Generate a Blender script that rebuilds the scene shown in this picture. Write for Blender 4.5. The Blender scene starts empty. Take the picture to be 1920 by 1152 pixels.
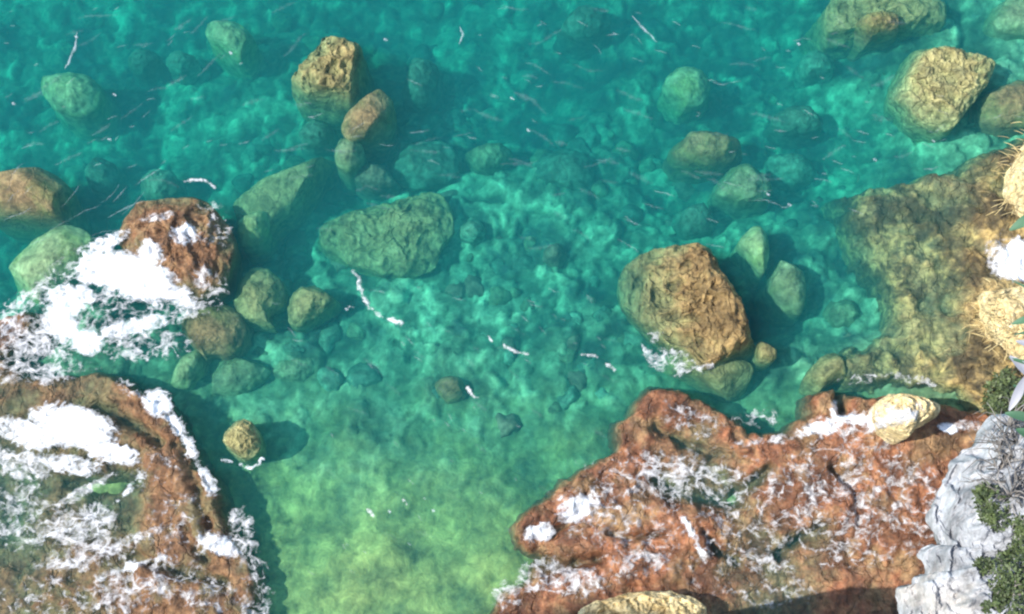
import bpy, math
import numpy as np
from mathutils import Vector
from mathutils.bvhtree import BVHTree

# ------------------------------------------------------------------ camera, sky, sun, exposure
S = bpy.context.scene
W, H = 1920.0, 1152.0
PITCH, DIST, HFOV = math.radians(75), 33.0, math.radians(40)
EYE = np.array([0.0, -DIST * math.cos(PITCH), DIST * math.sin(PITCH)])
cd = bpy.data.cameras.new('camera'); cam = bpy.data.objects.new('camera', cd)
S.collection.objects.link(cam); S.camera = cam
cam.location = EYE; cam.rotation_euler = (math.pi / 2 - PITCH, 0, 0)
cd.sensor_fit = 'HORIZONTAL'; cd.sensor_width = 36; cd.lens = 18 / math.tan(HFOV / 2)
cd.clip_start = 0.05; cd.clip_end = 1000

SUN_EL, SUN_AZ = math.radians(50), math.radians(10)       # from the left, a little from behind
to_sun = Vector((-math.cos(SUN_AZ) * math.cos(SUN_EL), -math.sin(SUN_AZ) * math.cos(SUN_EL), math.sin(SUN_EL)))
wd = bpy.data.worlds.new('World'); S.world = wd; wd.use_nodes = True
nt = wd.node_tree; nt.nodes.clear()
sky = nt.nodes.new('ShaderNodeTexSky'); sky.sky_type = 'NISHITA'; sky.sun_disc = False
sky.sun_elevation = SUN_EL; sky.sun_rotation = math.atan2(to_sun.x, to_sun.y)
bg = nt.nodes.new('ShaderNodeBackground'); bg.inputs[1].default_value = 0.15
wo = nt.nodes.new('ShaderNodeOutputWorld')
nt.links.new(sky.outputs[0], bg.inputs[0]); nt.links.new(bg.outputs[0], wo.inputs[0])
sl = bpy.data.lights.new('sun', 'SUN'); sl.energy = 4.0; sl.angle = math.radians(0.5); sl.color = (1.0, 0.96, 0.9)
so = bpy.data.objects.new('sun', sl); S.collection.objects.link(so)
so.rotation_euler = (-to_sun).to_track_quat('-Z', 'Y').to_euler()
S.view_settings.view_transform = 'Standard'; S.view_settings.look = 'None'
S.view_settings.exposure = 0.74; S.view_settings.gamma = 1
S.cycles.volume_bounces = 1; S.cycles.max_bounces = 8; S.cycles.transparent_max_bounces = 12
S.cycles.use_denoising = True
S.cycles.filter_width = 2.2

# ------------------------------------------------------------------ helpers
FWD = np.array([0, math.cos(PITCH), -math.sin(PITCH)]); UP = np.array([0, math.sin(PITCH), math.cos(PITCH)])
TX = math.tan(HFOV / 2)

def at(px, z=0.0):
    """photo pixels -> world points on height z (scalar or array)"""
    px = np.atleast_2d(np.asarray(px, float))
    z = np.broadcast_to(np.asarray(z, float), (len(px),))
    a = (px[:, 0] - W / 2) / (W / 2) * TX
    b = -(px[:, 1] - H / 2) / (W / 2) * TX
    d = FWD[None] + a[:, None] * np.array([1.0, 0, 0]) + b[:, None] * UP
    t = (z - EYE[2]) / d[:, 2]
    return EYE[None] + d * t[:, None]

def _hash(ix, iy, iz, s):
    h = (ix.astype(np.int64) * 374761393 + iy.astype(np.int64) * 668265263 + iz.astype(np.int64) * 2147483647 + s * 974634777) & 0xFFFFFFFF
    h = ((h ^ (h >> 13)) * 1274126177) & 0xFFFFFFFF
    h = ((h ^ (h >> 16)) * 2246822519) & 0xFFFFFFFF
    return (h ^ (h >> 15)) & 0xFFFFFFFF

def rnd(ix, iy, iz, s):
    return _hash(ix, iy, iz, s) / 4294967295.0

def perlin(p, seed=0):
    p = np.asarray(p, float)
    i = np.floor(p).astype(np.int64); f = p - i
    u = f * f * f * (f * (f * 6 - 15) + 10)
    out = 0
    for dx in (0, 1):
        for dy in (0, 1):
            for dz in (0, 1):
                h = _hash(i[:, 0] + dx, i[:, 1] + dy, i[:, 2] + dz, seed)
                th = (h & 1023) / 1024.0 * 2 * math.pi; cz = ((h >> 10) & 1023) / 511.5 - 1
                r = np.sqrt(np.maximum(0, 1 - cz * cz))
                g = r * np.cos(th) * (f[:, 0] - dx) + r * np.sin(th) * (f[:, 1] - dy) + cz * (f[:, 2] - dz)
                w = (u[:, 0] if dx else 1 - u[:, 0]) * (u[:, 1] if dy else 1 - u[:, 1]) * (u[:, 2] if dz else 1 - u[:, 2])
                out = out + g * w
    return out * 1.5

def fbm(p, octv=4, seed=0, gain=0.5):
    a, s, o = 1.0, 0.0, 0.0
    for k in range(octv):
        o = o + a * perlin(p * 2.03 ** k + 17.3 * k, seed + k); s += a; a *= gain
    return o / s

def ridged(p, octv=3, seed=0, gain=0.5):
    a, s, o = 1.0, 0.0, 0.0
    for k in range(octv):
        o = o + a * (1 - np.minimum(1, np.abs(perlin(p * 2.1 ** k + 9.7 * k, seed + k)) * 2.0)); s += a; a *= gain
    return o / s

def p3(x, y, z=0.0):
    x = np.ravel(x); y = np.ravel(y)
    return np.stack([x, y, np.broadcast_to(z, x.shape) if np.ndim(z) == 0 else np.ravel(z)], 1)

def worley(x, y, seed):
    """distance to the nearest jittered cell point, that cell's random number, distance to the second"""
    ix, iy = np.floor(x).astype(np.int64), np.floor(y).astype(np.int64)
    best = np.full(x.shape, 9.0); sec = best.copy(); rr = np.zeros(x.shape)
    for dx in (-1, 0, 1):
        for dy in (-1, 0, 1):
            cx, cy = ix + dx, iy + dy; zz = np.zeros_like(cx)
            qx = cx + rnd(cx, cy, zz, seed); qy = cy + rnd(cx, cy, zz, seed + 1)
            d = np.hypot(x - qx, y - qy); m = d < best
            sec = np.where(m, best, np.minimum(sec, d)); best = np.where(m, d, best)
            rr = np.where(m, rnd(cx, cy, zz, seed + 2), rr)
    return best, rr, sec

def sstep(a, b, x):
    t = np.clip((x - a) / (b - a), 0, 1); return t * t * (3 - 2 * t)

def poly_sd(poly, x, y):
    """signed distance to a polygon, positive inside"""
    x, y = np.ravel(x), np.ravel(y)
    d2 = np.full(x.shape, 1e18); ins = np.zeros(x.shape, bool); n = len(poly)
    for k in range(n):
        a, b = poly[k], poly[(k + 1) % n]; e = b - a
        t = np.clip(((x - a[0]) * e[0] + (y - a[1]) * e[1]) / max(e @ e, 1e-12), 0, 1)
        d2 = np.minimum(d2, (x - a[0] - t * e[0]) ** 2 + (y - a[1] - t * e[1]) ** 2)
        c = ((a[1] > y) != (b[1] > y))
        with np.errstate(divide='ignore', invalid='ignore'):
            xc = a[0] + (y - a[1]) * e[0] / (e[1] if e[1] != 0 else 1e-12)
        ins ^= c & (x < xc)
    d = np.sqrt(d2); return np.where(ins, d, -d)

def mesh_obj(name, verts, faces, mat, parent=None, smooth=True, attrs=None):
    me = bpy.data.meshes.new(name)
    verts = np.asarray(verts, np.float32); nv = len(verts)
    me.vertices.add(nv); me.vertices.foreach_set('co', verts.ravel())
    if isinstance(faces, np.ndarray):
        k = faces.shape[1]; nf = len(faces)
        me.loops.add(nf * k); me.loops.foreach_set('vertex_index', faces.astype(np.int32).ravel())
        me.polygons.add(nf); me.polygons.foreach_set('loop_start', np.arange(0, nf * k, k, dtype=np.int32))
        me.polygons.foreach_set('loop_total', np.full(nf, k, np.int32))
    else:
        fl = np.array([i for f in faces for i in f], np.int32); tot = np.array([len(f) for f in faces], np.int32)
        me.loops.add(len(fl)); me.loops.foreach_set('vertex_index', fl)
        me.polygons.add(len(tot)); me.polygons.foreach_set('loop_start', (np.cumsum(tot) - tot).astype(np.int32))
        me.polygons.foreach_set('loop_total', tot)
    for k, v in (attrs or {}).items():
        a = me.attributes.new(k, 'FLOAT', 'POINT'); a.data.foreach_set('value', np.asarray(v, np.float32))
    me.update(); me.validate()
    if smooth: me.polygons.foreach_set('use_smooth', np.ones(len(me.polygons), bool))
    me.materials.append(mat)
    o = bpy.data.objects.new(name, me); S.collection.objects.link(o)
    if parent: o.parent = parent
    return o

def tag(o, label=None, cat=None, group=None, kind=None):
    for k, v in (('label', label), ('category', cat), ('group', group), ('kind', kind)):
        if v: o[k] = v
    return o

def empty(name, loc):
    o = bpy.data.objects.new(name, None); o.location = loc; S.collection.objects.link(o); return o

def child(name, verts, faces, mat, root, **k):
    o = mesh_obj(name, np.asarray(verts) - np.array(root.location)[None], faces, mat, root, **k); return o

# ------------------------------------------------------------------ materials
class N:
    def __init__(s, name):
        s.m = bpy.data.materials.new(name); s.m.use_nodes = True; s.t = s.m.node_tree; s.t.nodes.clear()
        s.out = s.t.nodes.new('ShaderNodeOutputMaterial')
    def n(s, typ, ins=None, **props):
        x = s.t.nodes.new('ShaderNode' + typ)
        for k, v in props.items(): setattr(x, k, v)
        for k, v in (ins or {}).items():
            if hasattr(v, 'is_output'): s.t.links.new(v, x.inputs[k])
            else: x.inputs[k].default_value = v
        return x
    def ramp(s, fac, stops):
        r = s.t.nodes.new('ShaderNodeValToRGB'); s.t.links.new(fac, r.inputs[0]); e = r.color_ramp.elements
        while len(e) < len(stops): e.new(0.5)
        for q, (p, c) in zip(e, stops):
            q.position = p; q.color = (c, c, c, 1) if np.isscalar(c) else (*c, 1)
        return r.outputs[0]
    def mix(s, f, a, b, mode='MIX'):
        x = s.t.nodes.new('ShaderNodeMix'); x.data_type = 'RGBA'; x.blend_type = mode
        for i, v in ((0, f), (6, a), (7, b)):
            if hasattr(v, 'is_output'): s.t.links.new(v, x.inputs[i])
            else: x.inputs[i].default_value = v if i == 0 else (*v, 1)
        return x.outputs[2]
    def math(s, op, a, b=0.0):
        x = s.t.nodes.new('ShaderNodeMath'); x.operation = op
        for i, v in ((0, a), (1, b)):
            if hasattr(v, 'is_output'): s.t.links.new(v, x.inputs[i])
            else: x.inputs[i].default_value = v
        return x.outputs[0]
    def pos(s, scale=(1, 1, 1), warp=0.0, wscale=2.0):
        g = s.n('NewGeometry').outputs['Position']
        if warp:
            w = s.n('TexNoise', {'Vector': g, 'Scale': wscale, 'Detail': 3}).outputs['Color']
            a = s.n('VectorMath', {0: w, 1: (0.5, 0.5, 0.5)}, operation='SUBTRACT').outputs[0]
            b = s.n('VectorMath', {0: a, 'Scale': warp}, operation='SCALE').outputs[0]
            g = s.n('VectorMath', {0: g, 1: b}, operation='ADD').outputs[0]
        return s.n('Mapping', {'Vector': g, 'Scale': scale}).outputs[0]
    def noise(s, v, scale, detail=6, rough=0.6):
        return s.n('TexNoise', {'Vector': v, 'Scale': scale, 'Detail': detail, 'Roughness': rough}).outputs['Fac']
    def done(s, surf=None, vol=None):
        if surf: s.t.links.new(surf, s.out.inputs['Surface'])
        if vol: s.t.links.new(vol, s.out.inputs['Volume'])
        return s.m

def rock_mat(name, dark, mid, light, patch, scale=1.6, rough=0.75, bump=0.5, net=None, deep=0.0, pf=(0.48, 0.62), bd=0.12, cracks=0.0):
    m = N(name); v = m.pos(warp=0.35)
    n1 = m.noise(v, scale, 8, 0.65)
    c = m.ramp(n1, [(0.30, dark), (0.5, mid), (0.68, light)])
    pn = m.noise(m.pos(warp=0.5, wscale=1.1), scale * 0.55, 5, 0.6)
    c = m.mix(m.ramp(pn, [(pf[0], 0.0), (pf[1], 1.0)]), c, patch)
    if net:      # sunlight bent by the ripples, painted on as a golden lattice
        vw = m.pos(warp=0.5, wscale=2.2)
        vo = m.n('TexVoronoi', {'Vector': vw, 'Scale': net[0]}, feature='DISTANCE_TO_EDGE').outputs['Distance']
        k = m.ramp(vo, [(0.02, 1.0), (0.22, 0.25), (0.45, 0.0)])
        k2 = m.math('MULTIPLY', k, m.ramp(m.noise(v, 0.9, 3), [(0.38, 0.15), (0.6, 1.0)]))
        c = m.mix(k2, c, net[1])
    fine = m.noise(v, 9.0, 6, 0.7)
    c = m.mix(0.55, c, m.mix(1.0, c, m.ramp(fine, [(0.28, 0.45), (0.5, 1.0), (0.72, 1.5)]), 'MULTIPLY'))
    vo2 = m.n('TexVoronoi', {'Vector': m.pos(scale=(1.0, .55, 1.0), warp=0.9, wscale=1.6), 'Scale': 1.9}, feature='DISTANCE_TO_EDGE').outputs['Distance']
    if cracks:
        c = m.mix(m.ramp(vo2, [(0.0, cracks), (0.035, 0.0)]), c, tuple(0.25 * q for q in dark))
    big = m.noise(m.pos(warp=0.3), scale * 2.3, 6, 0.7)
    c = m.mix(0.7, c, m.mix(1.0, c, m.ramp(big, [(0.34, .3), (0.5, 1.0), (0.66, 1.55)]), 'MULTIPLY'))
    if deep:
        c = m.mix(m.ramp(m.noise(m.pos(warp=0.6, wscale=1.5), 1.05, 5, 0.65), [(0.44, deep), (0.56, 0.0)]), c, tuple(0.5 * q for q in dark))
    hgt = m.math('ADD', m.math('MULTIPLY', fine, 0.6), m.math('MULTIPLY', m.ramp(vo2, [(0, 0.0), (0.06, 1.0)]), 0.3 if cracks else 0.0))
    hgt = m.math('ADD', hgt, m.math('MULTIPLY', n1, 1.4))
    b = m.n('Bump', {'Height': hgt, 'Strength': bump, 'Distance': bd}).outputs[0]
    p = m.n('BsdfPrincipled', {'Base Color': c, 'Roughness': rough, 'Normal': b, 'Specular IOR Level': 0.35})
    return m.done(p.outputs[0])

M = {}
M['olive'] = rock_mat('olive_boulder', (.075, .065, .027), (.24, .20, .08), (.42, .35, .155), (.30, .235, .095), 2.2, cracks=0.25)
M['brown'] = rock_mat('brown_boulder', (.10, .055, .025), (.27, .15, .065), (.42, .25, .12), (.22, .17, .06), 2.0, cracks=0.3)
M['green'] = rock_mat('algae_boulder', (.08, .085, .045), (.22, .22, .11), (.37, .36, .18), (.17, .18, .075), 1.8, bump=.3)
M['pale'] = rock_mat('pale_green_boulder', (.14, .15, .07), (.29, .30, .14), (.44, .43, .21), (.25, .28, .10), 1.8, bump=.3)
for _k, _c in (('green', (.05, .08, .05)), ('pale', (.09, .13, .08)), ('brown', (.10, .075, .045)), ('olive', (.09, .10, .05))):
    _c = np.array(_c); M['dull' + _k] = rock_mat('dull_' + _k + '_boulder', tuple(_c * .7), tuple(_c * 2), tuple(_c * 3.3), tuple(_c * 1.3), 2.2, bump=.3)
M['gold'] = rock_mat('golden_boulder', (.07, .05, .023), (.29, .185, .07), (.52, .36, .15), (.28, .235, .095), 2.0, rough=0.5, bump=0.9, net=(2.2, (.42, .29, .12)), cracks=0.6, deep=.4)  # the golden net is rippled sunlight painted into the colour
M['yellow'] = rock_mat('yellow_boulder', (.14, .13, .055), (.36, .33, .14), (.56, .50, .23), (.24, .235, .11), 3.4, bump=0.8, cracks=0.3)
M['rust'] = rock_mat('rust_reef', (.06, .028, .017), (.30, .12, .055), (.47, .235, .12), (.35, .21, .10), 2.3, deep=.5, rough=0.33, bump=0.8, cracks=0.2)
M['weed'] = rock_mat('weedy_reef', (.04, .035, .025), (.22, .165, .075), (.60, .43, .19), (.15, .145, .075), 2.6, rough=0.5, bump=0.9, deep=.75, net=(2.4, (.52, .37, .14)), cracks=0.2)  # net lines paint the light pattern of the ripples on the reef
M['mixed'] = rock_mat('brown_weed_reef', (.06, .035, .02), (.22, .11, .05), (.36, .21, .10), (.19, .15, .07), 2.2, rough=0.45, bump=0.9, cracks=0.35)
M['cream'] = rock_mat('cream_limestone', (.40, .27, .10), (.70, .55, .28), (.85, .74, .46), (.80, .66, .36), 2.2, rough=0.8, bump=0.8, cracks=0.5)
M['lime'] = rock_mat('grey_limestone', (.25, .257, .272), (.36, .368, .385), (.44, .446, .46), (.40, .375, .345), 0.9, rough=0.85, bump=0.35, pf=(0.54, 0.66))

# seabed: cobbles with their own tones, sandy and green where the tone field says so
m = N('seabed'); v = m.pos(warp=0.4)
tone = m.n('Attribute', attribute_name='tone').outputs['Fac']; sand = m.n('Attribute', attribute_name='sand').outputs['Fac']
n1 = m.noise(v, 0.9, 7, 0.62); n2 = m.noise(v, 4.0, 5, 0.65)
c = m.ramp(n1, [(0.36, (.028, .05, .04)), (0.49, (.13, .18, .10)), (0.63, (.33, .39, .22))])
c = m.mix(0.75, c, m.mix(1.0, c, m.ramp(tone, [(0.0, .22), (0.5, 1.0), (1.0, 2.0)]), 'MULTIPLY'))
cs = m.ramp(m.noise(v, 1.1, 8, 0.72), [(0.33, (.08, .095, .04)), (0.49, (.25, .235, .075)), (0.64, (.47, .41, .125))])
c = m.mix(sand, c, cs)
c = m.mix(0.5, c, m.mix(1.0, c, m.ramp(n2, [(0.34, .35), (0.5, 1.0), (0.66, 1.7)]), 'MULTIPLY'))
b = m.n('Bump', {'Height': n2, 'Strength': 0.5, 'Distance': 0.12}).outputs[0]
M['bed'] = m.done(m.n('BsdfPrincipled', {'Base Color': c, 'Roughness': 0.9, 'Normal': b}).outputs[0])

# clear sea water: reds are absorbed, a little blue is scattered back
m = N('clear_sea_water')
ab = m.n('VolumeAbsorption', {'Color': (0.0, 0.805, 0.81, 1), 'Density': 0.64})
sc = m.n('VolumeScatter', {'Color': (0.06, 0.64, 0.68, 1), 'Density': 0.155, 'Anisotropy': 0.0})
M['water'] = m.done(vol=m.n('AddShader', {0: ab.outputs[0], 1: sc.outputs[0]}).outputs[0])

def foam_mat(name, gain, off, op, col=(.86, .88, .91), s1=1.7, s2=4.2):
    """long veins of bubbles where the cover is thin, closing up where it is thick"""
    m = N(name); a = m.n('Attribute', attribute_name='cover').outputs['Fac']
    vw = m.pos(scale=(0.75, 1.0, 0.4), warp=0.55, wscale=1.8)
    def veins(sc, k, rot):
        v = m.n('Mapping', {'Vector': vw, 'Rotation': (0, 0, rot)}).outputs[0]
        n = m.noise(v, sc, 3, 0.55)
        r = m.math('ABSOLUTE', m.math('SUBTRACT', n, 0.5))
        return m.ramp(r, [(0.0, 1.0), (k, 0.0)])
    r1, r2 = veins(s1, 0.075, 0.4), veins(s2, 0.09, 1.3)
    nz = m.noise(m.pos(warp=0.25, wscale=3), 5.0, 5, 0.65)
    f = m.math('MULTIPLY', a, gain)
    f = m.math('ADD', f, m.math('MULTIPLY', r1, 0.42)); f = m.math('ADD', f, m.math('MULTIPLY', r2, 0.36))
    f = m.math('ADD', f, m.math('MULTIPLY', m.math('SUBTRACT', nz, 0.5), 1.3))
    f = m.math('SUBTRACT', f, off)
    f = m.math('MULTIPLY', f, m.ramp(a, [(0.0, 0.0), (0.16, 1.0)]))
    fac = m.math('MULTIPLY', m.ramp(f, [(0.0, 0.0), (0.9, 1.0)]), op)
    c = m.mix(m.ramp(nz, [(0.35, 1.0), (0.6, 0.0)]), col, tuple(.8 * q for q in col))
    b = m.n('Bump', {'Height': nz, 'Strength': 0.6, 'Distance': 0.1}).outputs[0]
    d = m.n('BsdfPrincipled', {'Base Color': c, 'Roughness': 0.6, 'Normal': b})
    t = m.n('BsdfTransparent')
    return m.done(m.n('MixShader', {0: fac, 1: t.outputs[0], 2: d.outputs[0]}).outputs[0])
M['foam'] = foam_mat('white_foam', 1.55, 0.58, 1.0)
M['lace'] = foam_mat('lacy_foam', 1.25, 0.5, 0.8, (.86, .85, .86), 1.9, 4.6)
m = N('ripple_sheen'); a = m.n('Attribute', attribute_name='cover').outputs['Fac']  # pale sheen of the ripples, painted on thin ribbons
M['streak'] = m.done(m.n('MixShader', {0: m.ramp(a, [(0.0, 0.0), (0.6, 0.36)]), 1: m.n('BsdfTransparent').outputs[0], 2: m.n('BsdfPrincipled', {'Base Color': (.80, .86, .92, 1), 'Roughness': .5}).outputs[0]}).outputs[0])

def leaf_mat(name, a, b, c):
    m = N(name); v = m.pos()
    col = m.ramp(m.noise(v, 5.0, 4), [(0.3, a), (0.5, b), (0.7, c)])
    info = m.n('NewGeometry').outputs['Random Per Island']
    col = m.mix(1.0, col, m.ramp(info, [(0, .6), (1, 1.5)]), 'MULTIPLY')
    return m.done(m.n('BsdfPrincipled', {'Base Color': col, 'Roughness': 0.55}).outputs[0])
M['leaf'] = leaf_mat('shrub_leaves', (.035, .05, .02), (.06, .085, .025), (.10, .13, .04))
M['bigleaf'] = leaf_mat('broad_leaf', (.035, .09, .045), (.05, .12, .06), (.07, .15, .08))
M['paleleaf'] = leaf_mat('pale_leaf', (.24, .24, .26), (.29, .29, .31), (.33, .33, .35))
M['straw'] = leaf_mat('dry_straw', (.42, .30, .12), (.58, .44, .19), (.68, .55, .28))
M['twig'] = leaf_mat('grey_twigs', (.14, .12, .11), (.20, .18, .16), (.27, .25, .23))

# ------------------------------------------------------------------ sea floor and water
BEDPX = np.array([(-100, -150, -5.6), (300, 60, -5.2), (100, 250, -4.8), (800, 60, -5.6), (1000, 200, -5.4), (1400, 100, -4.9), (1750, 20, -3.2), (1900, 130, -2.6),
    (1500, 330, -4.4), (1250, 350, -4.3), (950, 420, -3.9), (700, 330, -4.3), (500, 420, -4.2), (250, 330, -4.8), (60, 430, -4.6), (950, 560, -3.5), (1120, 450, -3.9),
    (700, 600, -3.4), (450, 690, -3.3), (350, 780, -2.6), (560, 780, -2.9), (860, 740, -2.9), (1100, 720, -3.2), (1080, 840, -2.5), (1420, 600, -4.2), (1550, 520, -3.6),
    (1500, 680, -2.4), (600, 950, -1.9), (850, 950, -1.8), (520, 900, -2.1), (700, 1080, -1.1), (900, 1100, -1.3), (520, 1100, -1.5), (720, 1250, -.9), (200, 900, -1.4),
    (1500, 950, -1.4), (1750, 700, -1.2), (1850, 500, -1.2), (1900, 1100, -1.0), (100, 1150, -1.2), (100, 650, -2.2)])
BEDPX[:, 2] *= np.where(BEDPX[:, 2] < -4.0, 0.66, 0.53)
_bw = at(BEDPX[:, :2], BEDPX[:, 2])
def bed_base(x, y):
    x, y = np.ravel(x), np.ravel(y); num = np.zeros(x.shape); den = num.copy()
    for q in _bw:
        w = 1.0 / ((x - q[0]) ** 2 + (y - q[1]) ** 2 + 0.6) ** 1.6
        num += w * q[2]; den += w
    return num / den
_s0, _s1 = at([(800, 590)], -1.5)[0, 1], at([(700, 1030)], -.9)[0, 1]
def bed_full(x, y):
    x, y = np.ravel(x), np.ravel(y)
    z = bed_base(x, y)
    sand = 1 - sstep(_s1, _s0, y + 1.1 * fbm(p3(x * .45, y * .45), 3, 5))
    wx = x + 0.25 * perlin(p3(x * 1.3, y * 1.3), 3); wy = y + 0.25 * perlin(p3(x * 1.3, y * 1.3, 5.5), 4)
    tone = np.full(x.shape, 0.5)
    for s, amp, sd in ((1.7, .15, 11), (0.8, .15, 21), (0.42, .13, 31), (0.23, .09, 41)):
        d, r, d2 = worley(wx / s, wy / s, sd)
        dome = np.sqrt(np.clip(1 - (d / 0.62) ** 2, 0, 1)) * np.where(r > 0.3, .4 + .8 * r, 0.1)
        z = z + amp * dome * (1 - 0.75 * sand)
        tone = tone + (r - 0.5) * (0.4 if s > .5 else .9) * (1 - .3 * sand) * (dome > .15) - 0.10 * (dome <= .15)
    z = z + 0.09 * fbm(p3(x * .8, y * .8), 4, 9) + 0.03 * fbm(p3(x * 3.5, y * 3.5), 3, 19)
    return z, np.clip(tone, 0, 1), sand

def axis(lo, hi, step, far):
    a = np.arange(lo, hi + step / 2, step); g = [1, 2.5, 5, 10, 20, 40, far]
    return np.concatenate([[lo - q for q in g[::-1]], a, [hi + q for q in g]])
xs, ys = axis(-14, 14, 0.065, 160), axis(-8.5, 11.5, 0.065, 160)
X, Y = np.meshgrid(xs, ys); nx, ny = len(xs), len(ys)
def grid_faces(nx, ny):
    i = np.arange(nx * ny).reshape(ny, nx)
    return np.stack([i[:-1, :-1], i[:-1, 1:], i[1:, 1:], i[1:, :-1]], -1).reshape(-1, 4)
Z, tone, sand = bed_full(X, Y)
tag(mesh_obj('sea_floor', p3(X, Y, Z), grid_faces(nx, ny), M['bed'], attrs={'tone': tone, 'sand': sand}), kind='structure')
bx = np.array([[sx * 150, sy * 150, z] for z in (-14.0, 0.0) for sy in (-1, 1) for sx in (-1, 1)])
tag(mesh_obj('water', bx, [(0, 2, 3, 1), (4, 5, 7, 6), (0, 1, 5, 4), (1, 3, 7, 5), (3, 2, 6, 7), (2, 0, 4, 6)], M['water'], smooth=False), kind='structure')

# ------------------------------------------------------------------ boulders
def smooth_poly(P, n):
    P = np.asarray(P, float); k = len(P); out = []
    for i in range(k):
        a, b, c, d = P[(i - 1) % k], P[i], P[(i + 1) % k], P[(i + 2) % k]
        for t in np.linspace(0, 1, 10, endpoint=False):
            out.append(0.5 * ((2 * b) + (c - a) * t + (2 * a - 5 * b + 4 * c - d) * t * t + (3 * b - a - 3 * c + d) * t ** 3))
    Q = np.array(out + out[:1]); L = np.concatenate([[0], np.cumsum(np.linalg.norm(np.diff(Q, axis=0), axis=1))])
    s = np.linspace(0, L[-1], n, endpoint=False)
    return np.stack([np.interp(s, L, Q[:, j]) for j in range(Q.shape[1])], 1)

def ring_rock(poly, ztop, zedge, zbase, seed, n=110, rings=26, sides=12, p=2.6, tilt=(0, 0), amp=0.07, cuts=7, cone=0.0, freq=1.0, flare=-0.22, lump=0.0):
    tilt = np.array(tilt); base = at(poly, zedge); c0 = base[:, :2].mean(0)
    for _ in range(4):
        base = at(poly, zedge + (base[:, :2] - c0) @ tilt)
    E = smooth_poly(base, n); c = E[:, :2].mean(0); ce = np.array([c[0], c[1], zedge + (c - c0) @ tilt])
    size = np.sqrt(np.ptp(E[:, 0]) * np.ptp(E[:, 1])); V = [ce + (0, 0, ztop - zedge)]
    for s in np.linspace(0, 1, rings + 1)[1:]:
        q = ce + (E - ce) * s; q[:, 2] += (ztop - zedge) * (1 - s ** p); V.extend(q)
    for k in range(1, sides + 1):
        t = k / sides; zz = E[:, 2] * (1 - t) + zbase * t
        f = (EYE[2] - zz) / (EYE[2] - E[:, 2])
        ray = EYE[:2] + (E[:, :2] - EYE[:2]) * f[:, None]
        xy = E[:, :2] * (1 - cone) + ray * cone
        xy = c + (xy - c) * (1 + flare * t * t) if not cone else xy + (c - E[:, :2]) * 0.35 * t
        V.extend(np.column_stack([xy, zz]))
    V = np.array(V); rs = np.random.default_rng(seed); off = rs.uniform(-50, 50, 3)
    ctr = ce.copy()
    for _ in range(cuts):
        d = rs.normal(size=3); d[2] = abs(d[2]) * 0.8 + 0.1; d /= np.linalg.norm(d)
        h = (V - ctr) @ d; lim = np.quantile(h[: 1 + rings * n], rs.uniform(0.86, 0.97)); ex = np.maximum(0, h - lim)
        V = V - ex[:, None] * d * 0.8
    fr = freq / max(size, 0.3) * 2.6; Q = V * fr + off
    D = np.stack([fbm(Q + 31.7 * k, 5, seed + k, 0.55) for k in range(3)], 1)
    V = V + D * amp * size * np.array([.8, .8, 1.0])
    if lump:
        top = np.ones(len(V)); V[:, 2] += lump * (ridged(Q * 1.7, 4, seed + 9) - 0.55) * top
    F = [(0, 1 + j, 1 + (j + 1) % n) for j in range(n)]
    for r in range(rings + sides - 1):
        a = 1 + r * n
        F += [(a + j, a + n + j, a + n + (j + 1) % n, a + (j + 1) % n) for j in range(n)]
    return V, F

BVH = []
def boulder(label, poly, ztop, zedge, mat, seed, zbase=None, name='boulder', cat='boulder', group=None, surf=False, **k):
    if ztop < -.3: ztop = -.3 + (ztop + .3) * .48; zedge = ztop - .38; k.setdefault('flare', .22); k.setdefault('p', 2.4); k.setdefault('amp', .08); k.setdefault('freq', 1.6); k.setdefault('cuts', 3)
    if zbase is None:
        c = at(poly, zedge)[:, :2]; zbase = min(zedge - .3, bed_base(c[:, 0], c[:, 1]).min() - .25)
    V, F = ring_rock(poly, ztop, zedge, zbase, seed, **k)
    if surf: BVH.append(BVHTree.FromPolygons([Vector(v) for v in V], F))
    return tag(mesh_obj(name, V, F, M[mat]), label, cat, group)

# emergent or nearly so
boulder('big golden brown rock breaking the surface in the cove, dark shade on its right',
    [(1160, 520), (1175, 495), (1215, 472), (1270, 460), (1330, 457), (1352, 475), (1372, 515), (1392, 550), (1402, 590), (1415, 625), (1440, 645), (1445, 665), (1425, 678), (1400, 672), (1370, 690), (1320, 690), (1270, 662), (1225, 632), (1188, 598), (1165, 560)],
    0.08, -0.2, 'gold', 101, n=200, rings=60, tilt=(0.36, 0.04), amp=0.055, cuts=4, surf=True, p=7, lump=0.34, flare=-0.08, freq=1.5)
boulder('weedy lower shelf under the foot of the big golden rock',
    [(1280, 655), (1330, 670), (1390, 675), (1412, 690), (1402, 722), (1375, 742), (1335, 728), (1300, 705), (1262, 690), (1250, 665)], -0.45, -0.8, 'olive', 102, amp=.06, name='rock_shelf', cat='rock')
boulder('small knobbly rock at the lower right tip of the big golden rock', [(1425, 640), (1448, 645), (1460, 662), (1448, 678), (1425, 676), (1415, 660)], -0.1, -0.3, 'olive', 103, n=60, rings=14, name='small_rock', cat='rock')
boulder('narrow yellow green rock standing in the dark gap beside the big golden rock',
    [(1385, 455), (1405, 432), (1425, 424), (1438, 445), (1442, 480), (1432, 512), (1415, 498), (1398, 475)], -0.9, -1.2, 'pale', 104, amp=.05)
boulder('grey green boulder leaning on the narrow yellow green rock, right of the big golden rock',
    [(1428, 520), (1455, 492), (1485, 478), (1505, 505), (1512, 550), (1502, 588), (1470, 582), (1448, 555)], -1.0, -1.3, 'green', 105, amp=.05)
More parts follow.
